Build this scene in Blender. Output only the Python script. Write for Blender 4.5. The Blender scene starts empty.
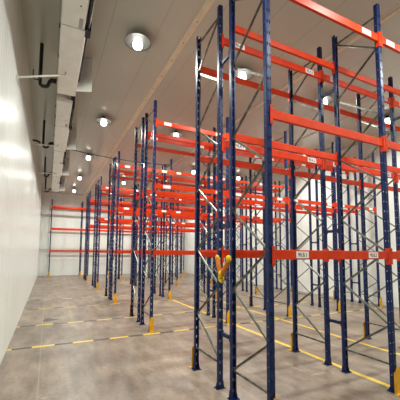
import bpy, bmesh, math, random
from mathutils import Vector, Matrix
random.seed(7)
scene = bpy.context.scene
COL = scene.collection
PI = math.pi

# ------------------------------------------------------------------ materials
def mat(name, color, rough=0.5, metal=0.0, spec=0.5, emit=None, strength=0.0):
    m = bpy.data.materials.new(name); m.use_nodes = True
    b = m.node_tree.nodes['Principled BSDF']
    b.inputs['Base Color'].default_value = (*color, 1)
    b.inputs['Roughness'].default_value = rough
    b.inputs['Metallic'].default_value = metal
    b.inputs['Specular IOR Level'].default_value = spec
    if emit:
        b.inputs['Emission Color'].default_value = (*emit, 1)
        b.inputs['Emission Strength'].default_value = strength
    return m

def nodes(m): return m.node_tree.nodes, m.node_tree.links, m.node_tree.nodes['Principled BSDF']

def worn(m, c1, c2, scale=6.0, lo=0.45, hi=0.7, space='Object', stretch=(1, 1, 1)):
    """mottle the base colour between two colours with noise"""
    N, L, B = nodes(m)
    tc = N.new('ShaderNodeTexCoord'); mp = N.new('ShaderNodeMapping'); mp.inputs['Scale'].default_value = stretch
    nz = N.new('ShaderNodeTexNoise'); nz.inputs['Scale'].default_value = scale; nz.inputs['Detail'].default_value = 5
    cr = N.new('ShaderNodeValToRGB')
    cr.color_ramp.elements[0].position = lo; cr.color_ramp.elements[0].color = (*c1, 1)
    cr.color_ramp.elements[1].position = hi; cr.color_ramp.elements[1].color = (*c2, 1)
    L.new(tc.outputs[space], mp.inputs['Vector']); L.new(mp.outputs[0], nz.inputs['Vector'])
    L.new(nz.outputs['Fac'], cr.inputs['Fac']); L.new(cr.outputs['Color'], B.inputs['Base Color'])
    return m

M = {}
M['blue'] = worn(mat('navy_paint', (.02, .045, .17), .38, spec=.3), (.0045, .014, .070), (.010, .029, .122), 5)
M['orange'] = worn(mat('orange_paint', (.75, .075, .02), .42, spec=.22), (.62, .038, .005), (.70, .056, .008), 4)
M['galv'] = worn(mat('galvanised_steel', (.36, .37, .34), .34, .75), (.16, .17, .15), (.31, .32, .29), 9)
M['yellow'] = worn(mat('yellow_guard_paint', (.85, .48, .02), .45), (.70, .35, .008), (.80, .45, .018), 8)
M['white'] = mat('white_coated_sheet', (.80, .79, .75), .30)
M['tray'] = worn(mat('drip_tray_white', (.82, .80, .74), .32), (.80, .79, .74), (.88, .87, .82), 3)
M['black'] = mat('black_rubber', (.012, .012, .013), .55)
M['darkmetal'] = mat('dark_grey_metal', (.06, .06, .065), .45, .4)
M['label'] = mat('white_label', (.85, .85, .83), .5)
M['ink'] = mat('black_ink', (.02, .02, .02), .6)
M['pvc'] = mat('white_pipe', (.75, .73, .66), .35)
M['strap'] = worn(mat('orange_webbing', (.80, .26, .01), .6), (.60, .16, .001), (.70, .23, .003), 30)
M['hook'] = mat('yellow_plastic', (.78, .56, .01), .45)
M['grille'] = mat('grey_plate', (.42, .42, .40), .5)
M['shade'] = mat('lamp_shade_grey', (.20, .21, .20), .4, .1)
M['lamp'] = mat('lamp_glow', (1, 1, 1), .4, emit=(1.0, .97, .90), strength=6.0)
M['bolt'] = mat('zinc_bolt', (.5, .5, .5), .35, .8)
M['trim'] = worn(mat('cream_strip', (.60, .49, .33), .45), (.70, .62, .47), (.80, .73, .57), 4)

# floor: worn polished concrete
def floor_mat():
    m = mat('worn_concrete', (.3, .25, .2), .3); N, L, B = nodes(m)
    tc = N.new('ShaderNodeTexCoord')
    def noise(scale, sx, sy, det=6, rot=0):
        mp = N.new('ShaderNodeMapping'); mp.inputs['Scale'].default_value = (sx, sy, 1); mp.inputs['Rotation'].default_value = (0, 0, rot)
        nz = N.new('ShaderNodeTexNoise'); nz.inputs['Scale'].default_value = scale; nz.inputs['Detail'].default_value = det
        nz.inputs['Roughness'].default_value = .62
        L.new(tc.outputs['Object'], mp.inputs['Vector']); L.new(mp.outputs[0], nz.inputs['Vector']); return nz
    def ramp(src, a, b, ca, cb):
        r = N.new('ShaderNodeValToRGB'); e = r.color_ramp.elements
        e[0].position = a; e[0].color = (*ca, 1); e[1].position = b; e[1].color = (*cb, 1)
        L.new(src.outputs['Fac'], r.inputs['Fac']); return r
    def mix(f, a, b, mode='MIX', fac=None):
        x = N.new('ShaderNodeMix'); x.data_type = 'RGBA'; x.blend_type = mode
        if f is not None: L.new(f, x.inputs[0])
        else: x.inputs[0].default_value = fac
        L.new(a, x.inputs[6]); L.new(b, x.inputs[7]); return x.outputs[2]
    big = ramp(noise(.55, 1, 1), .34, .68, (.195, .15, .113), (.37, .29, .222))
    mid = ramp(noise(3.6, 1, .3, 8, .5), .32, .70, (.50, .49, .48), (1.2, 1.2, 1.2))
    fine = ramp(noise(14, 1, 1, 8), .3, .72, (.72, .71, .70), (1.14, 1.14, 1.14))
    c = mix(None, big.outputs[0], mid.outputs[0], 'MULTIPLY', .75)
    c = mix(None, c, fine.outputs[0], 'MULTIPLY', .8)
    trk = ramp(noise(1.0, 2.6, .12, 6), .36, .66, (.80, .79, .78), (1.12, 1.12, 1.12))
    c = mix(None, c, trk.outputs[0], 'MULTIPLY', .7)
    spx = N.new('ShaderNodeSeparateXYZ'); L.new(tc.outputs['Object'], spx.inputs[0])
    for ax, per, off in (('X', 5.4, .06), ('Y', 5.4, 1.35)):
        ad = N.new('ShaderNodeMath'); ad.operation = 'ADD'; ad.inputs[1].default_value = off; L.new(spx.outputs[ax], ad.inputs[0])
        pp = N.new('ShaderNodeMath'); pp.operation = 'PINGPONG'; pp.inputs[1].default_value = per / 2; L.new(ad.outputs[0], pp.inputs[0])
        lt = N.new('ShaderNodeMath'); lt.operation = 'LESS_THAN'; lt.inputs[1].default_value = .012; L.new(pp.outputs[0], lt.inputs[0])
        k = N.new('ShaderNodeMath'); k.operation = 'MULTIPLY'; k.inputs[1].default_value = .25; L.new(lt.outputs[0], k.inputs[0])
        jr = N.new('ShaderNodeRGB'); jr.outputs[0].default_value = (.50, .44, .37, 1) if ax == 'X' else (.16, .13, .105, 1)
        c = mix(k.outputs[0], c, jr.outputs[0])
    # small dark stains
    st = ramp(noise(1.6, 1, 2.2, 3), .67, .72, (0, 0, 0), (1, 1, 1))
    dk = N.new('ShaderNodeRGB'); dk.outputs[0].default_value = (.10, .082, .068, 1)
    sc = N.new('ShaderNodeMath'); sc.operation = 'MULTIPLY'; sc.inputs[1].default_value = .55
    L.new(st.outputs[0], sc.inputs[0])
    c = mix(sc.outputs[0], c, dk.outputs[0])
    # pale scuffs
    sf = ramp(noise(3.1, .5, 1.6, 7, .9), .63, .74, (0, 0, 0), (1, 1, 1))
    pl = N.new('ShaderNodeRGB'); pl.outputs[0].default_value = (.50, .43, .36, 1)
    s2 = N.new('ShaderNodeMath'); s2.operation = 'MULTIPLY'; s2.inputs[1].default_value = .5
    L.new(sf.outputs[0], s2.inputs[0])
    c = mix(s2.outputs[0], c, pl.outputs[0])
    L.new(c, B.inputs['Base Color'])
    rr = N.new('ShaderNodeMapRange'); rr.inputs['To Min'].default_value = .26; rr.inputs['To Max'].default_value = .50
    L.new(noise(1.3, 1, 1).outputs['Fac'], rr.inputs['Value']); L.new(rr.outputs[0], B.inputs['Roughness'])
    return m
M['floor'] = floor_mat()

def ribbed(name, color, rough, axis, freq, strength, dist=.002, joint=None, joint_axis=None, c2=None, streak=0):
    """coated sandwich panel: fine ribs (bump) and optional joint grooves"""
    m = mat(name, color, rough); N, L, B = nodes(m)
    tc = N.new('ShaderNodeTexCoord')
    wv = N.new('ShaderNodeTexWave'); wv.wave_type = 'BANDS'; wv.bands_direction = axis; wv.inputs['Scale'].default_value = freq
    L.new(tc.outputs['Object'], wv.inputs['Vector'])
    bp = N.new('ShaderNodeBump'); bp.inputs['Strength'].default_value = strength; bp.inputs['Distance'].default_value = dist
    L.new(wv.outputs['Fac'], bp.inputs['Height']); L.new(bp.outputs[0], B.inputs['Normal'])
    if streak:
        mp = N.new('ShaderNodeMapping'); mp.inputs['Scale'].default_value = (1, 1, .03)
        nz = N.new('ShaderNodeTexNoise'); nz.inputs['Scale'].default_value = 9; nz.inputs['Detail'].default_value = 4
        L.new(tc.outputs['Object'], mp.inputs['Vector']); L.new(mp.outputs[0], nz.inputs['Vector'])
        b2 = N.new('ShaderNodeBump'); b2.inputs['Strength'].default_value = streak; b2.inputs['Distance'].default_value = .03
        L.new(nz.outputs['Fac'], b2.inputs['Height']); L.new(bp.outputs[0], b2.inputs['Normal']); L.new(b2.outputs[0], B.inputs['Normal'])
    if joint:
        sp = N.new('ShaderNodeSeparateXYZ'); L.new(tc.outputs['Object'], sp.inputs[0])
        md = N.new('ShaderNodeMath'); md.operation = 'PINGPONG'; md.inputs[1].default_value = joint / 2
        L.new(sp.outputs[joint_axis], md.inputs[0])
        lt = N.new('ShaderNodeMath'); lt.operation = 'LESS_THAN'; lt.inputs[1].default_value = .008
        L.new(md.outputs[0], lt.inputs[0])
        mx = N.new('ShaderNodeMix'); mx.data_type = 'RGBA'
        L.new(lt.outputs[0], mx.inputs[0]); mx.inputs[6].default_value = (*color, 1); mx.inputs[7].default_value = (*(c2 or tuple(k * .72 for k in color)), 1)
        L.new(mx.outputs[2], B.inputs['Base Color'])
    return m
M['wall'] = ribbed('white_wall_panel', (.83, .85, .81), .27, 'Y', 3.2, .10, .002, 1.15, 'Y', streak=.8)
M['wallx'] = ribbed('white_wall_panel_end', (.83, .85, .81), .34, 'X', 3.2, .10, .002, 1.15, 'X', streak=.3)
M['ceil'] = ribbed('taupe_ceiling_panel', (.52, .515, .45), .17, 'Y', 3.0, .12, .003, 1.15, 'X')

def tape_mat():
    m = mat('hazard_tape', (.8, .6, .05), .45); N, L, B = nodes(m)
    tc = N.new('ShaderNodeTexCoord'); sp = N.new('ShaderNodeSeparateXYZ'); L.new(tc.outputs['Object'], sp.inputs[0])
    ad = N.new('ShaderNodeMath'); ad.operation = 'ADD'; ad.inputs[1].default_value = 20 * .945 + .225 + .035; L.new(sp.outputs['X'], ad.inputs[0])
    mo = N.new('ShaderNodeMath'); mo.operation = 'MODULO'; mo.inputs[1].default_value = .945; L.new(ad.outputs[0], mo.inputs[0])
    lt = N.new('ShaderNodeMath'); lt.operation = 'LESS_THAN'; lt.inputs[1].default_value = .51; L.new(mo.outputs[0], lt.inputs[0])
    mx = N.new('ShaderNodeMix'); mx.data_type = 'RGBA'; L.new(lt.outputs[0], mx.inputs[0])
    mx.inputs[6].default_value = (.055, .055, .05, 1); mx.inputs[7].default_value = (.78, .57, .07, 1)
    L.new(mx.outputs[2], B.inputs['Base Color']); return m
M['tape'] = tape_mat()
M['line'] = worn(mat('yellow_floor_paint', (.75, .5, .05), .45), (.55, .38, .10), (.80, .54, .05), 5, .3, .5)

# ------------------------------------------------------------------ mesh helpers
def box(bm, lo, hi):
    x0, y0, z0 = lo; x1, y1, z1 = hi
    v = [bm.verts.new(p) for p in ((x0, y0, z0), (x1, y0, z0), (x1, y1, z0), (x0, y1, z0), (x0, y0, z1), (x1, y0, z1), (x1, y1, z1), (x0, y1, z1))]
    for f in ((0, 3, 2, 1), (4, 5, 6, 7), (0, 1, 5, 4), (1, 2, 6, 5), (2, 3, 7, 6), (3, 0, 4, 7)):
        bm.faces.new([v[i] for i in f])

def prism(bm, pts, fr, to):
    """extrude closed 2-D outline (list of (a,b)) between two frames; fr/to map (a,b)->point"""
    A = [bm.verts.new(fr(*q)) for q in pts]; B = [bm.verts.new(to(*q)) for q in pts]
    n = len(pts)
    bm.faces.new(A[::-1]); bm.faces.new(B)
    for i in range(n): bm.faces.new((A[i], A[(i + 1) % n], B[(i + 1) % n], B[i]))

def tube(bm, pts, r, n=10, closed_ends=True):
    pts = [Vector(p) for p in pts]; rings = []
    up = Vector((0, 0, 1))
    for i, p in enumerate(pts):
        d = (pts[min(i + 1, len(pts) - 1)] - pts[max(i - 1, 0)]).normalized()
        a = d.cross(up)
        if a.length < .05: a = d.cross(Vector((0, 1, 0)))
        a.normalize(); b = d.cross(a).normalized()
        rr = r[i] if isinstance(r, (list, tuple)) else r
        rings.append([bm.verts.new(p + (a * math.cos(2 * PI * k / n) + b * math.sin(2 * PI * k / n)) * rr) for k in range(n)])
    for i in range(len(rings) - 1):
        for k in range(n):
            bm.faces.new((rings[i][k], rings[i][(k + 1) % n], rings[i + 1][(k + 1) % n], rings[i + 1][k]))
    if closed_ends:
        bm.faces.new(rings[0][::-1]); bm.faces.new(rings[-1])

def lathe(bm, prof, n=28, c=(0, 0, 0)):
    rings = []
    for r, z in prof:
        if r < 1e-5: rings.append([bm.verts.new((c[0], c[1], c[2] + z))])
        else: rings.append([bm.verts.new((c[0] + r * math.cos(2 * PI * k / n), c[1] + r * math.sin(2 * PI * k / n), c[2] + z)) for k in range(n)])
    for a, b in zip(rings[:-1], rings[1:]):
        for k in range(n):
            k2 = (k + 1) % n
            if len(a) == 1 and len(b) == 1: continue
            if len(a) == 1: bm.faces.new((a[0], b[k], b[k2]))
            elif len(b) == 1: bm.faces.new((a[k], b[0], a[k2]))
            else: bm.faces.new((a[k], b[k], b[k2], a[k2]))

def mesh(name, bm, m, bevel=0, smooth=False):
    if bevel: bmesh.ops.bevel(bm, geom=bm.edges[:], offset=bevel, segments=1, affect='EDGES')
    bmesh.ops.recalc_face_normals(bm, faces=bm.faces[:])
    me = bpy.data.meshes.new(name); bm.to_mesh(me); bm.free(); me.materials.append(m)
    if smooth:
        for p in me.polygons: p.use_smooth = True
    return me

def obj(name, data, parent=None, loc=(0, 0, 0), rotz=0):
    o = bpy.data.objects.new(name, data); COL.objects.link(o)
    o.location = loc; o.rotation_euler = (0, 0, rotz)
    if parent: o.parent = parent
    return o

def tag(o, label, cat, group=None):
    o['label'] = label; o['category'] = cat
    if group: o['group'] = group
    return o

def struct(name, me, loc=(0, 0, 0)):
    o = obj(name, me, None, loc); o['kind'] = 'structure'; return o

def copy_tree(o, parent=None):
    c = o.copy(); COL.objects.link(c)
    if parent: c.parent = parent
    for ch in list(o.children): copy_tree(ch, c)
    return c

def B(): return bmesh.new()

# ------------------------------------------------------------------ layout (metres)
EYE = 2.39
X0, BAY, DEP, GAP, H = 2.842, 2.706, 1.02, .33, 7.19
ROWY = [3.31, 8.71, 14.11, 19.51, 24.91]
BACKY = 30.33
LEV = [2.36, 4.43, 6.48]
XL, XR, YB, YF, ZC = -.80, 14.25, 31.60, -5.0, 8.0
CAM = dict(f=297.662, cx=189.686, cy=227.067)
R_, U_, F_ = Vector((.90371, -.42804, .00906)), Vector((-.04360, -.07092, .99653)), Vector((.4259, .9010, .0828))

# ------------------------------------------------------------------ room shell
bm = B(); box(bm, (XL - .1, YF - .1, -.15), (XR + .1, YB + .1, 0)); struct('floor', mesh('floor', bm, M['floor']))
bm = B(); box(bm, (XL - .1, YF - .1, ZC), (XR + .1, YB + .1, ZC + .15)); struct('ceiling', mesh('ceiling', bm, M['ceil']))
bm = B(); box(bm, (XL - .1, YF - .1, 0), (XL, YB + .1, ZC)); struct('wall_left', mesh('wall_left', bm, M['wall']))
bm = B(); box(bm, (XR, YF - .1, 0), (XR + .1, YB + .1, ZC)); struct('wall_right', mesh('wall_right', bm, M['wall']))
bm = B(); box(bm, (XL, YB, 0), (XR, YB + .1, ZC)); struct('wall_back', mesh('wall_back', bm, M['wallx']))
bm = B(); box(bm, (XL, YF - .1, 0), (XR, YF, ZC)); struct('wall_front', mesh('wall_front', bm, M['wallx']))
for i, (x, w) in enumerate(((3.03, .085), (7.05, .05), (11.05, .05))):
    bm = B(); box(bm, (x - w, YF, ZC - .018), (x + w, YB, ZC))
    box(bm, (x - w * .3, YF, ZC - .028), (x + w * .3, YB, ZC - .018))
    t = struct('trim_%d' % (i + 1), mesh('trim', bm, M['trim']))
    if i == 0:
        bm = B()
        for k in range(34):
            yy = 3.6 + k * .83
            bmesh.ops.create_cone(bm, cap_ends=True, segments=8, radius1=.016, radius2=.016, depth=.012, matrix=Matrix.Translation((x, yy, ZC - .034)))
        s = obj('screws', mesh('screws', bm, M['darkmetal']), t); s['kind'] = 'stuff'

# ------------------------------------------------------------------ floor markings
def marking(name, m, x0, x1, y0, y1, label):
    bm = B(); box(bm, (x0, y0, 0), (x1, y1, .002))
    tag(obj(name, mesh(name, bm, m)), label, 'floor marking')
marking('hazard_tape', M['tape'], XL + .01, 13.9, 8.46, 8.56, 'yellow and black dashed floor tape along the front of the second rack row')
marking('hazard_tape', M['tape'], XL + .01, 13.9, 10.85, 10.94, 'yellow and black dashed floor tape passing behind the second rack row')
marking('hazard_tape', M['tape'], XL + .01, 13.9, 13.84, 13.91, 'yellow and black dashed floor tape along the front of the third rack row')
marking('hazard_tape', M['tape'], XL + .01, 13.9, 16.28, 16.35, 'faint dashed floor tape passing behind the third rack row')
marking('floor_line', M['line'], 5.62, 5.74, .6, 14.0, 'solid yellow line on the concrete running back between the nearest rack uprights')
marking('floor_line', M['line'], 7.61, 7.71, 1.0, 14.0, 'solid yellow line on the concrete further right, crossing the second rack bay')

bm = B(); pts = [(-.06, 11.35), (.08, 11.28), (.22, 11.42), (.40, 11.50), (.44, 11.62), (.26, 11.66), (.20, 11.84), (.04, 11.90), (-.05, 11.70)]
prism(bm, pts, lambda a, b: (a, b, 0), lambda a, b: (a, b, .0015))
tag(obj('floor_stain', mesh('floor_stain', bm, mat('dark_stain', (.09, .08, .07), .5))), 'small dark stain on the concrete just beyond the second dashed tape', 'stain')

# ------------------------------------------------------------------ upright frame (prototype)
UW, UD, UT = .090, .076, .0035          # web width (X), depth (Y), sheet thickness
def upright_mesh():
    """open lipped channel; web at y=0 facing -y, open towards +y; two columns of slots in the web, small holes in the sides"""
    bm = B()
    # unfolded profile: list of (x,y) stations ; strips between stations
    hx, hw = .022, .009
    st = [(-.024, UD), (-UW / 2, UD), (-UW / 2, UD * .58), (-UW / 2, UD * .44), (-UW / 2, .012), (-UW / 2 + .010, 0), (-hx - hw, 0), (-hx + hw, 0),
          (hx - hw, 0), (hx + hw, 0), (UW / 2 - .010, 0), (UW / 2, .012), (UW / 2, UD * .44), (UW / 2, UD * .58), (UW / 2, UD), (.024, UD)]
    holes = {2: .030, 6: .050, 8: .050, 12: .030}
    P = .18
    zs = [0]
    n = int((H - .1) / P)
    for k in range(n):
        c = .10 + k * P
        zs += [c - .024, c - .010, c + .010, c + .024]
    zs.append(H)
    grid = [[bm.verts.new((x, y, z)) for z in zs] for x, y in st]
    for i in range(len(st) - 1):
        if i in (2, 6, 8, 12):
            for j in range(len(zs) - 1):
                q = (j - 1) % 4 if j else 3      # 0: lower rim, 1: core, 2: upper rim, 3: solid
                if j == len(zs) - 2: q = 3
                if (holes[i] > .04 and q in (0, 1, 2)) or (holes[i] < .04 and q == 1): continue
                bm.faces.new((grid[i][j], grid[i + 1][j], grid[i + 1][j + 1], grid[i][j + 1]))
        else:
            for j in range(len(zs) - 1):
                bm.faces.new((grid[i][j], grid[i + 1][j], grid[i + 1][j + 1], grid[i][j + 1]))
    bmesh.ops.recalc_face_normals(bm, faces=bm.faces[:])
    bmesh.ops.solidify(bm, geom=bm.faces[:], thickness=UT)
    return mesh('post', bm, M['blue'])
def plate_mesh():
    bm = B(); box(bm, (-.088, -.008, 0), (.088, UD + .04, .010))
    for sx in (-1, 1):                    # gussets
        x = sx * (UW / 2 + .006)
        prism(bm, [(-.004, .010), (UD + .03, .010), (UD * .7, .13), (.01, .13)], lambda a, b: (x - .004, a, b), lambda a, b: (x + .004, a, b))
    for sx in (-1, 1):
        bmesh.ops.create_cone(bm, cap_ends=True, segments=6, radius1=.013, radius2=.013, depth=.03, matrix=Matrix.Translation((sx * .07, UD * .5, .022)))
    return mesh('base_plate', bm, M['blue'])
def brace_mesh(p, q, side):
    """U section channel from p to q, both (y,z) in the frame plane, on one side of the centre line"""
    p = Vector((0, *p)); q = Vector((0, *q)); d = (q - p).normalized(); n = Vector((1, 0, 0)).cross(d)
    w, t, h = .017, .004, .024
    prof = [(-w, 0), (w, 0), (w, h), (w - t, h), (w - t, t), (-w + t, t), (-w + t, h), (-w, h)]
    bm = B()
    prism(bm, prof, lambda a, b: p + n * a + Vector((side * (b + .001), 0, 0)), lambda a, b: q + n * a + Vector((side * (b + .001), 0, 0)))
    for e in (p + d * .012, q - d * .012):      # bolt through the end
        bmesh.ops.create_cone(bm, cap_ends=True, segments=8, radius1=.011, radius2=.011, depth=.05, matrix=Matrix.Translation(e + Vector((side * .012, 0, 0))) @ Matrix.Rotation(PI / 2, 4, 'Y'))
    return mesh('brace', bm, M['galv'])

up_me, pl_me = upright_mesh(), plate_mesh()
proto = bpy.data.objects.new('rack_upright', None); COL.objects.link(proto)
for k, (y, rz) in enumerate(((0, 0), (DEP, PI))):
    u = obj('post', up_me, proto, (0, y, 0), rz)
    obj('base_plate', pl_me, u)
ya, yb = .060, DEP - .060
outer = [1.11, 2.41, 3.72, 5.02, 6.33]      # nodes on the aisle-side upright
inner = [.46, 1.76, 3.07, 4.37, 5.68, 6.98] # nodes on the upright at the heart of the row
obj('brace', brace_mesh((ya, .44), (yb, .44), 1), proto)
obj('brace', brace_mesh((ya, 6.99), (yb, 6.99), 1), proto)
for k in range(5):
    obj('brace', brace_mesh((ya, outer[k]), (yb, inner[k]), -1), proto)
    obj('brace', brace_mesh((ya, outer[k]), (yb, inner[k + 1]), 1), proto)

# ------------------------------------------------------------------ beam, guard, spacer prototypes
BL = BAY - UW - .016
BH, BT = .14, .048
def beam_mesh():
    bm = B()   # stepped box section along +x, outer face at y=0 (faces -y), centred in z
    prof = [(0, -BH / 2), (BT, -BH / 2), (BT, BH / 2 - .026), (BT - .014, BH / 2 - .026), (BT - .014, BH / 2), (0, BH / 2)]
    prism(bm, prof, lambda a, b: (0, a, b), lambda a, b: (BL, a, b))
    return mesh('box_section', bm, M['orange'], bevel=.004)
def connector_mesh(s):
    """angle bracket hooked on the upright; s=-1 left end, +1 right end; local origin at the beam end"""
    bm = B()
    a, b = (-.0055, 0) if s < 0 else (0, .0055)
    box(bm, (a, -.010, -.165), (b, BT + .006, .125))
    if s < 0: box(bm, (-.048, -.0135, -.165), (0, -.0095, .125))
    else: box(bm, (0, -.0135, -.165), (.048, -.0095, .125))
    for z in (-.13, -.04, .05, .1):      # hook heads
        cx = -.026 if s < 0 else .026
        bmesh.ops.create_cone(bm, cap_ends=True, segments=8, radius1=.009, radius2=.007, depth=.008, matrix=Matrix.Translation((cx, -.017, z)) @ Matrix.Rotation(PI / 2, 4, 'X'))
    return mesh('connector', bm, M['orange'])
bm = B(); box(bm, (-.125, -.003, -.050), (.125, 0, .050)); lab_me = mesh('label_plate', bm, M['label'])
dg = None
def text_mesh(s, size):
    cu = bpy.data.curves.new('lettering', 'FONT'); cu.body = s; cu.size = size; cu.align_x = 'CENTER'; cu.align_y = 'CENTER'; cu.extrude = .0004; cu.offset = .001
    o = bpy.data.objects.new('lettering', cu); COL.objects.link(o)
    bpy.context.view_layer.update()
    me = bpy.data.meshes.new_from_object(o.evaluated_get(bpy.context.evaluated_depsgraph_get()))
    bpy.data.objects.remove(o); bpy.data.curves.remove(cu)
    for v in me.vertices: v.co.x *= .88
    me.transform(Matrix.Rotation(PI / 2, 4, 'X')); me.materials.clear(); me.materials.append(M['ink']); me.name = 'lettering'
    return me
txt = {s: text_mesh(s, .084) for s in ('90.B.1', '90.B.2', '90.B.3', '90.A.1', '90.A.2')}

beam_me, conL, conR = beam_mesh(), connector_mesh(-1), connector_mesh(1)
beam0 = bpy.data.objects.new('rack_crossbar', None); COL.objects.link(beam0)
obj('box_section', beam_me, beam0)
obj('connector', conL, beam0)
obj('connector', conR, beam0, (BL, 0, 0))

def guard_mesh():
    bm = B(); h, w, t, d = .44, .068, .006, .048
    # front plate with chamfered shoulders
    prism(bm, [(-w, 0), (w, 0), (w, h - .06), (w - .04, h), (-w + .04, h), (-w, h - .06)], lambda a, b: (a, -d, b), lambda a, b: (a, -d + t, b))
    for s in (-1, 1):
        x = s * w
        prism(bm, [(-d, 0), (-.012, 0), (-.012, h - .10), (-d, h - .06)], lambda a, b: (x - (t if s > 0 else 0), a, b), lambda a, b: (x + (0 if s > 0 else t), a, b))
    return mesh('guard_plate', bm, M['yellow'])
def guard_foot():
    bm = B(); box(bm, (-.13, -.100, 0), (.13, -.050, .012)); return mesh('guard_foot', bm, M['yellow'])
guard0 = bpy.data.objects.new('post_guard', None); COL.objects.link(guard0)
obj('guard_plate', guard_mesh(), guard0); obj('guard_foot', guard_foot(), guard0)
bm = B()
for s in (-1, 1): bmesh.ops.create_cone(bm, cap_ends=True, segments=6, radius1=.014, radius2=.012, depth=.016, matrix=Matrix.Translation((s * .105, -.075, .020)))
obj('bolts', mesh('bolts', bm, M['bolt']), guard0)

def spacer_mesh():
    bm = B(); g = GAP
    box(bm, (-.022, .010, -.030), (.022, g - .010, .030))
    for y0, y1 in ((.004, .010), (g - .010, g - .004)): box(bm, (-.045, y0, -.055), (.045, y1, .055))
    return mesh('row_spacer', bm, M['blue'])
sp_me = spacer_mesh()

# ------------------------------------------------------------------ lay out the racks
ROWN = ['nearest', 'second', 'third', 'fourth', 'fifth']
POS = ['at the left end', 'second from the left', 'in the middle', 'fourth from the left', 'at the right end']
BAYN = ['leftmost bay', 'second bay from left', 'third bay from left', 'rightmost bay']
LEVN = ['lowest', 'middle', 'top']
first = {'f': True, 'b': True, 'g': True}
def take(proto_, key):
    if first[key]: first[key] = False; return proto_
    return copy_tree(proto_)
def put_frame(x, y, flip, label, group):
    o = take(proto, 'f'); o.location = (x, y, 0); o.rotation_euler = (0, 0, PI if flip else 0)
    tag(o, label, 'rack upright', group)
def put_beam(x, y, z, flip, label, group, tags=None):
    """x: left upright centre, y: web face of the uprights"""
    o = copy_tree(beam0)
    off = .008 + UW / 2
    if flip: o.location = (x + BAY - off, y, z); o.rotation_euler = (0, 0, PI)
    else: o.location = (x + off, y, z)
    if tags:
        for lx, s in tags:
            l = obj('label_plate', lab_me, o, (lx - off, 0, .0)); l['label'] = 'white location label'
            if s: obj('lettering', txt[s], l, (0, -.0035, -.002))
    tag(o, label, 'crossbar', group)
def put_guard(x, y, flip, label, group):
    o = take(guard0, 'g'); o.location = (x, y, 0); o.rotation_euler = (0, 0, PI if flip else 0)
    tag(o, label, 'guard', group)

for r, y in enumerate(ROWY):
    row = ROWN[r]
    lines = [y, y + DEP, y + DEP + GAP, y + 2 * DEP + GAP]     # web faces: front, second, third, rear
    nfB, nfA = (3, 4) if r == 0 else (5, 5)
    gf = 'blue rack uprights of the %s row' % row
    for s in range(5):
        x = X0 + s * BAY + (.045 if r else 0)
        if s < nfB: put_frame(x, lines[0], False, 'blue zigzag-braced rack upright, front half of %s rack row, %s' % (row, POS[s]), gf)
        if s < nfA: put_frame(x, lines[3], True, 'blue zigzag-braced rack upright, rear half of %s rack row, %s' % (row, POS[s]), gf)
        gg = 'yellow post guards of the %s row' % row
        if s < nfB and not (r == 0 and s > 1): put_guard(x, lines[0], False, 'yellow guard at foot of front post %s of %s rack row' % (POS[s], row), gg)
        if s < nfA and not (r == 0 and s > 2): put_guard(x, lines[3], True, 'yellow guard at foot of rear post %s of %s rack row' % (POS[s], row), gg)
        if s < min(nfA, nfB):
            for z, nm in ((.95, 'low'), (2.86, 'mid-height'), (5.98, 'high')):
                tag(obj('row_spacer', sp_me, None, (x, lines[1], z)), 'short %s blue spacer joining back-to-back uprights %s of %s rack row' % (nm, POS[s], row), 'spacer', 'blue row spacers of the %s row' % row)
    for b in range(4):
        x = X0 + b * BAY + (.045 if r else 0)
        for li, (ly, flip) in enumerate(((lines[0], 0), (lines[1], 1), (lines[2], 0), (lines[3], 1))):
            if r == 0 and ((li < 2 and b > 1) or b > 2): continue
            for lv, z in enumerate(LEV):
                tags = None
                if r == 0 and li == 0 and lv != 1: tags = [(.59, '90.B.1'), (2.24, '90.B.2')] if lv == 0 else [(2.31, '90.B.3'), (.32, '90.B.1')]
                if r == 0 and li == 2 and lv > 0: tags = [(.42, '90.A.1'), (2.33, '90.A.2')]
                if 0 < r < 4 and li in (0, 2) and lv > 0: tags = [(.42, None), (2.33, None)]
                lead = 'orange' if not tags else 'white-tagged orange'
                lab = '%s %s-level crossbar, %s, %s of %s rack row' % (lead, LEVN[lv], BAYN[b], ('front line', 'second line', 'third line', 'rear line')[li], row)
                put_beam(x, ly, z, flip, lab, 'orange crossbars of the %s rack row' % row, tags)
# single row along the back wall, one bay longer to the left
BPOS = ['at the left end', 'second from the left', 'third from the left', 'fourth from the left', 'fifth from the left', 'at the right end']
BBAY = ['leftmost bay', 'second bay from left', 'third bay from left', 'fourth bay from left', 'rightmost bay']
for s in range(6):
    x = X0 + (s - 1) * BAY
    put_frame(x, BACKY, False, 'blue zigzag-braced rack upright %s of the single back-wall rack' % BPOS[s], 'blue uprights of the back-wall rack')
    put_guard(x, BACKY, False, 'yellow guard at foot of front post %s of the back-wall rack' % BPOS[s], 'yellow guards of the back-wall rack')
for b in range(5):
    x = X0 + (b - 1) * BAY
    for lv, z in enumerate(LEV):
        for ly, flip, nm in ((BACKY, 0, 'front'), (BACKY + DEP, 1, 'rear')):
            put_beam(x, ly, z, flip, 'orange %s-level crossbar, %s, %s line of the back-wall rack' % (LEVN[lv], BBAY[b], nm), 'orange crossbars of the back-wall rack')
for ch in list(beam0.children): bpy.data.objects.remove(ch)
bpy.data.objects.remove(beam0)

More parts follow.
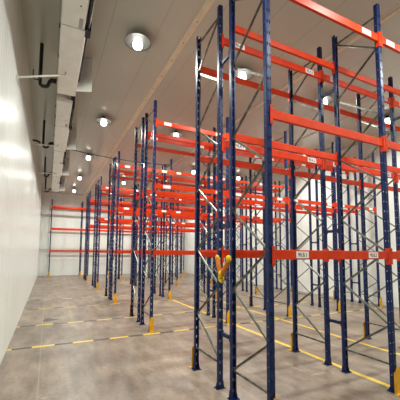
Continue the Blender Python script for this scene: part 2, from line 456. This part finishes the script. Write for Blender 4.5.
# ------------------------------------------------------------------ orange strap hung between the two nearest inner uprights
st = bpy.data.objects.new('safety_strap', None); COL.objects.link(st); st.location = (2.735, 4.44, 1.91)
tag(st, 'orange strap with yellow hooks hanging in a V between the nearest inner uprights', 'strap')
def sag(p, q, n=14, amt=.03):
    p, q = Vector(p), Vector(q)
    return [p.lerp(q, i / n) + Vector((0, 0, -amt * math.sin(PI * i / n))) for i in range(n + 1)]
Pl, Pr, Pb = (-.005, .17, .375), (0, -.19, .36), (-.03, .0, .09)
for p in (Pl, Pr):
    bm = B(); pts = sag(p, Pb)
    tube(bm, pts, [.042 + .008 * math.cos(i * 2.4) for i in range(len(pts))], 10)
    obj('webbing', mesh('webbing', bm, M['strap'], smooth=True), st)
for p, r in ((Pl, .038), (Pr, .050), (Pb, .052)):
    bm = B(); bmesh.ops.create_icosphere(bm, subdivisions=2, radius=r, matrix=Matrix.Translation(Vector(p) + Vector((0, 0, .01))) @ Matrix.Diagonal((1, 1, 1.25, 1)))
    obj('hook', mesh('hook', bm, M['hook'], smooth=True), st)
bm = B(); tube(bm, [Vector(Pb) + Vector(v) for v in ((0, .05, -.02), (0, .04, -.09), (0, -.01, -.12), (0, -.055, -.09), (0, -.05, -.02))], .028, 8)
obj('hook', mesh('hook', bm, M['hook'], smooth=True), st)

# ------------------------------------------------------------------ evaporator coolers under the ceiling by the left wall
def cooler(i, E):
    names = ['first ceiling cooler, largest in view', 'second ceiling cooler', 'third ceiling cooler', 'farthest ceiling cooler']
    where = ['nearest and largest', 'second from the front', 'third from the front', 'farthest of the four']
    c = bpy.data.objects.new('evaporator_cooler', None); COL.objects.link(c); c.location = (.28, E - 2.5, 6.97)
    tag(c, 'long white ceiling cooler by left wall, %s' % where[i], 'cooling unit', 'white ceiling coolers along the left wall')
    def P(name, bm, m, **k):
        me = mesh(name, bm, m, **k); me.transform(Matrix.Translation((-.28, -(E - 2.5), -6.97))); return obj(name, me, c)
    y0, ys = E - 4.88, E - 2.85
    bm = B(); box(bm, (.05, y0 + .6, 7.08), (.46, E - .06, 7.86)); P('casing', bm, M['white'], bevel=.01)
    bm = B(); prism(bm, [(.03, 7.16), (.03, 7.02), (.05, 7.0), (.47, 7.0), (.49, 7.02), (.49, 7.10)], lambda a, b: (a, y0, b), lambda a, b: (a, ys, b))
    P('drip_tray', bm, M['tray'], bevel=.004)
    bm = B()
    pr = [(.025, 7.14), (.025, 7.01), (.045, 6.99), (.50, 6.99), (.53, 7.01), (.53, 7.12)]
    prism(bm, pr, lambda a, b: (a, ys + .012, b), lambda a, b: (a if a < .3 else a + .0, E, b - .05 if b < 7.05 else b))
    P('drain_tray', bm, M['tray'], bevel=.004)
    bm = B(); box(bm, (.36, y0 + 1.72, 6.994), (.44, y0 + 2.0, 7.0))
    for k in range(5): box(bm, (.365, y0 + 1.74 + k * .05, 6.990), (.435, y0 + 1.765 + k * .05, 6.994))
    P('data_plate', bm, M['grille'])
    for yy in (y0 + .7, y0 + 1.85, y0 + 3.0, y0 + 4.15):
        bm = B(); z = 7.46
        def ring(r0, r1, xa, xb):
            n = 24
            for k in range(n):
                a, b = 2 * PI * k / n, 2 * PI * (k + 1) / n
                vs = []
                for x in (xa, xb):
                    for r in (r0, r1):
                        for t in (a, b): vs.append(bm.verts.new((x, yy + r * math.cos(t), z + r * math.sin(t))))
                for f in ((0, 1, 3, 2), (4, 6, 7, 5), (0, 4, 5, 1), (2, 3, 7, 6)): bm.faces.new([vs[q] for q in f])
        ring(.36, .40, .46, .58); ring(.24, .252, .565, .575); ring(.12, .132, .565, .575)
        for t in range(8):
            a = t * PI / 4
            tube(bm, [(.57, yy + .05 * math.cos(a), z + .05 * math.sin(a)), (.57, yy + .38 * math.cos(a), z + .38 * math.sin(a))], .006, 6)
        f = P('fan', bm, M['black'])
        bm = B(); tube(bm, [(.465, yy, z), (.56, yy, z)], .075, 14)
        for t in range(5):
            a = t * 2 * PI / 5
            d = Vector((0, math.cos(a), math.sin(a))); n = Vector((0, -math.sin(a), math.cos(a)))
            q = [Vector((.49, yy, z)) + d * .07 + n * -.03, Vector((.48, yy, z)) + d * .34 + n * -.11, Vector((.53, yy, z)) + d * .34 + n * .09, Vector((.51, yy, z)) + d * .07 + n * .04]
            va = [bm.verts.new(p) for p in q]; vb = [bm.verts.new(p + Vector((.004, 0, 0))) for p in q]
            bm.faces.new(va[::-1]); bm.faces.new(vb)
            for k in range(4): bm.faces.new((va[k], va[(k + 1) % 4], vb[(k + 1) % 4], vb[k]))
        w = mesh('fan_blades', bm, M['darkmetal']); w.transform(Matrix.Translation((-.28, -(E - 2.5), -6.97))); obj('fan_blades', w, f)
    # black electrical box and conduit along the fan side
    bm = B(); box(bm, (.495, y0 + 2.0, 6.99), (.62, y0 + 2.24, 7.2)); P('junction_box', bm, M['black'], bevel=.008)
    bm = B(); tube(bm, [(.555, y0 + .4, 7.05), (.555, E - 1.25, 7.05)], .026, 8); P('conduit', bm, M['black'])
    # angled white wing panel at the far end
    ang = math.radians(-23)
    bm = B(); box(bm, (0, -.012, 0), (.50, .012, 1.0))
    bm.transform(Matrix.Translation((.475, E - .21, 6.99)) @ Matrix.Rotation(ang, 4, 'Z')); P('wing_panel', bm, M['white'])
    # hangers
    for yy in (y0 + .8, y0 + 2.5, E - .3):
        for x in (.08, .40):
            bm = B(); tube(bm, [(x, yy, 7.86), (x, yy, 8.0)], .012, 8); P('hanger_rod', bm, M['bolt'])
    for yy in (y0 + .5, y0 + 1.3, y0 + 2.15, y0 + 3.2, y0 + 4.3):
        bm = B(); box(bm, (.005, yy - .03, 7.0), (.024, yy + .03, 7.07)); P('clip', bm, M['black'])
    for (xx, yy) in ((.22, y0 + 1.1), (.36, y0 + 1.4), (.2, E - 1.2), (.3, E - 1.15)):
        bm = B(); bmesh.ops.create_cone(bm, cap_ends=True, segments=8, radius1=.014, radius2=.014, depth=.012, matrix=Matrix.Translation((xx, yy, 6.985 if yy > ys else 6.995))); P('screw', bm, M['darkmetal'])
EV = [9.13, 14.62, 19.78, 25.05]
for i, E in enumerate(EV):
    cooler(i, E)
    w = ['nearest', 'second', 'third', 'farthest'][i]
    # black insulated pipe dropping from the ceiling, elbow, into the cooler
    y = [8.68, 13.98, 19.6, 24.8][i]
    bm = B()
    pts = [(-.40, y, 8.0), (-.40, y, 6.95), (-.39, y, 6.86), (-.35, y, 6.82), (-.28, y, 6.82), (-.22, y, 6.84), (-.19, y, 6.90), (-.17, y, 6.98), (-.12, y, 7.03), (-.002, y, 7.04)]
    tube(bm, pts, [.048] * 8 + [.066, .066], 12)
    o = tag(obj('insulated_pipe', mesh('insulated_pipe', bm, M['black'], smooth=True)), 'black insulated pipe dropping from ceiling beside the %s cooler' % w, 'pipe', 'black pipes by the coolers')
    # white drain pipe from tray down to the left wall
    yd = 7.95 if i == 0 else E - .95; yw = yd - [.75, .1, .1, .1][i]; zw = [6.15, 6.75, 6.8, 6.8][i]
    bm = B(); tube(bm, [(.20, yd, 6.938), (.20, yd, 6.89), (.17, yd, 6.86), (XL + .08, yw, zw), (XL - .003, yw, zw)], .024, 10)
    tag(obj('drain_pipe', mesh('drain_pipe', bm, M['pvc'], smooth=True)), 'thin white drain pipe from the %s cooler to the left wall' % w, 'pipe', 'white drain pipes')
    if i == 0:
        # small black double hook clipped round the pipe
        bm = B(); t = .62
        hx, hy, hz = .17 + (XL - .17) * t, yd + (yw - yd) * t, 6.86 + (zw - 6.86) * t
        for d in (-.06, .06):
            tube(bm, [(hx + d, hy, hz + .14), (hx + d, hy, hz - .06)], .013, 8)
        tube(bm, [(hx - .06, hy, hz - .055), (hx - .03, hy, hz - .085), (hx + .03, hy, hz - .085), (hx + .06, hy, hz - .055)], .013, 8)
        tube(bm, [(hx - .06, hy, hz - .027), (hx + .06, hy, hz - .027)], .008, 8)
        tag(obj('pipe_hanger', mesh('pipe_hanger', bm, M['black'])), 'small black double hook on the white drain pipe near the left wall', 'bracket')
    if i == 1:
        bm = B(); tube(bm, [(XL, y, 7.06), (-.62, y, 7.05), (-.50, y, 6.98)], .04, 10)
        tag(obj('insulated_pipe', mesh('insulated_pipe', bm, M['black'], smooth=True)), 'short black pipe stub from left wall towards second cooler', 'pipe', 'black pipes by the coolers')
# sagging black cable from the second cooler across to the third rack row
bm = B()
cp = [(.54, 14.55, 7.09), (1.5, 14.5, 6.98), (2.64, 14.4, 6.885), (3.6, 14.3, 6.84), (4.6, 14.2, 6.83), (5.48, 14.115, 6.86)]
tube(bm, cp, .020, 8)
tag(obj('cable', mesh('cable', bm, M['black'], smooth=True)), 'black cable strung from second cooler across the aisle to the racks', 'cable')

# ------------------------------------------------------------------ high-bay lamps
def lamp_proto():
    l = bpy.data.objects.new('high_bay_lamp', None); COL.objects.link(l)
    bm = B(); lathe(bm, [(0, 0), (.07, 0), (.07, -.025), (.018, -.03), (.018, -.07), (.10, -.075), (.12, -.10), (.12, -.135), (0, -.135)], 24)
    obj('housing', mesh('housing', bm, M['darkmetal']), l)
    bm = B(); lathe(bm, [(.10, -.125), (.20, -.135), (.31, -.165), (.345, -.19), (.345, -.197), (.31, -.173), (.20, -.145), (.10, -.137)], 32)
    obj('shade', mesh('shade', bm, M['shade'], smooth=True), l)
    bm = B(); lathe(bm, [(.10, -.1365), (.10, -.19), (.125, -.22), (.13, -.27), (.115, -.325), (.07, -.36), (0, -.372)], 28)
    obj('bulb', mesh('bulb', bm, M['lamp'], smooth=True), l)
    return l
LY = [7.22, 12.5, 17.8, 23.15, 28.4]
LX = [1.87, 5.15, 8.67, 12.3]
lp = lamp_proto(); used = False
AIS = ['first aisle behind the nearest racks', 'second aisle', 'third aisle', 'fourth aisle', 'last aisle before the back wall']
COLN = ['over the left walkway', 'second from the left', 'third from the left', 'at the right end']
ld = bpy.data.lights.new('lamp_light', 'AREA'); ld.shape = 'DISK'; ld.size = .27; ld.energy = 160; ld.spread = 2.8; ld.color = (.96, 1.0, .935)
for a, y in enumerate([1.9] + LY):
    for b, x in enumerate(LX):
        if a > 0:
            o = lp if not used else copy_tree(lp); used = True
            o.location = (x, y, ZC)
            tag(o, 'bright round ceiling lamp %s in the %s' % (COLN[b], AIS[a - 1]), 'lamp', 'ceiling lamps')
        else:
            o = copy_tree(lp); o.location = (x, y, ZC)  # front lamp row is out of view, added to light the foreground
            tag(o, 'unseen round ceiling lamp %s, in front of the nearest racks' % COLN[b], 'lamp', 'ceiling lamps')
        s = bpy.data.objects.new('lamp_light', ld); COL.objects.link(s); s.location = (x, y, ZC - .385)

# ------------------------------------------------------------------ world, camera, colour management
w = bpy.data.worlds.new('world'); scene.world = w; w.use_nodes = True
w.node_tree.nodes['Background'].inputs[0].default_value = (.9, .88, .82, 1); w.node_tree.nodes['Background'].inputs[1].default_value = 0.02
cd = bpy.data.cameras.new('camera'); cam = bpy.data.objects.new('camera', cd); COL.objects.link(cam)
cd.sensor_fit = 'HORIZONTAL'; cd.sensor_width = 36; cd.lens = CAM['f'] / 400 * 36
cd.shift_x = (200 - CAM['cx']) / 400; cd.shift_y = (CAM['cy'] - 200) / 400
cd.clip_start = .05; cd.clip_end = 200
F_.normalize(); R_ = (R_ - F_ * R_.dot(F_)).normalized(); U_ = R_.cross(F_)
mw = Matrix.Identity(4)
for i in range(3): mw[i][0], mw[i][1], mw[i][2] = R_[i], U_[i], -F_[i]
mw.translation = (0, 0, EYE)
cam.matrix_world = mw
scene.camera = cam
scene.view_settings.view_transform = 'Standard'; scene.view_settings.look = 'None'
scene.view_settings.gamma = 1; scene.view_settings.use_curve_mapping = False
scene.view_settings.exposure = 0.0
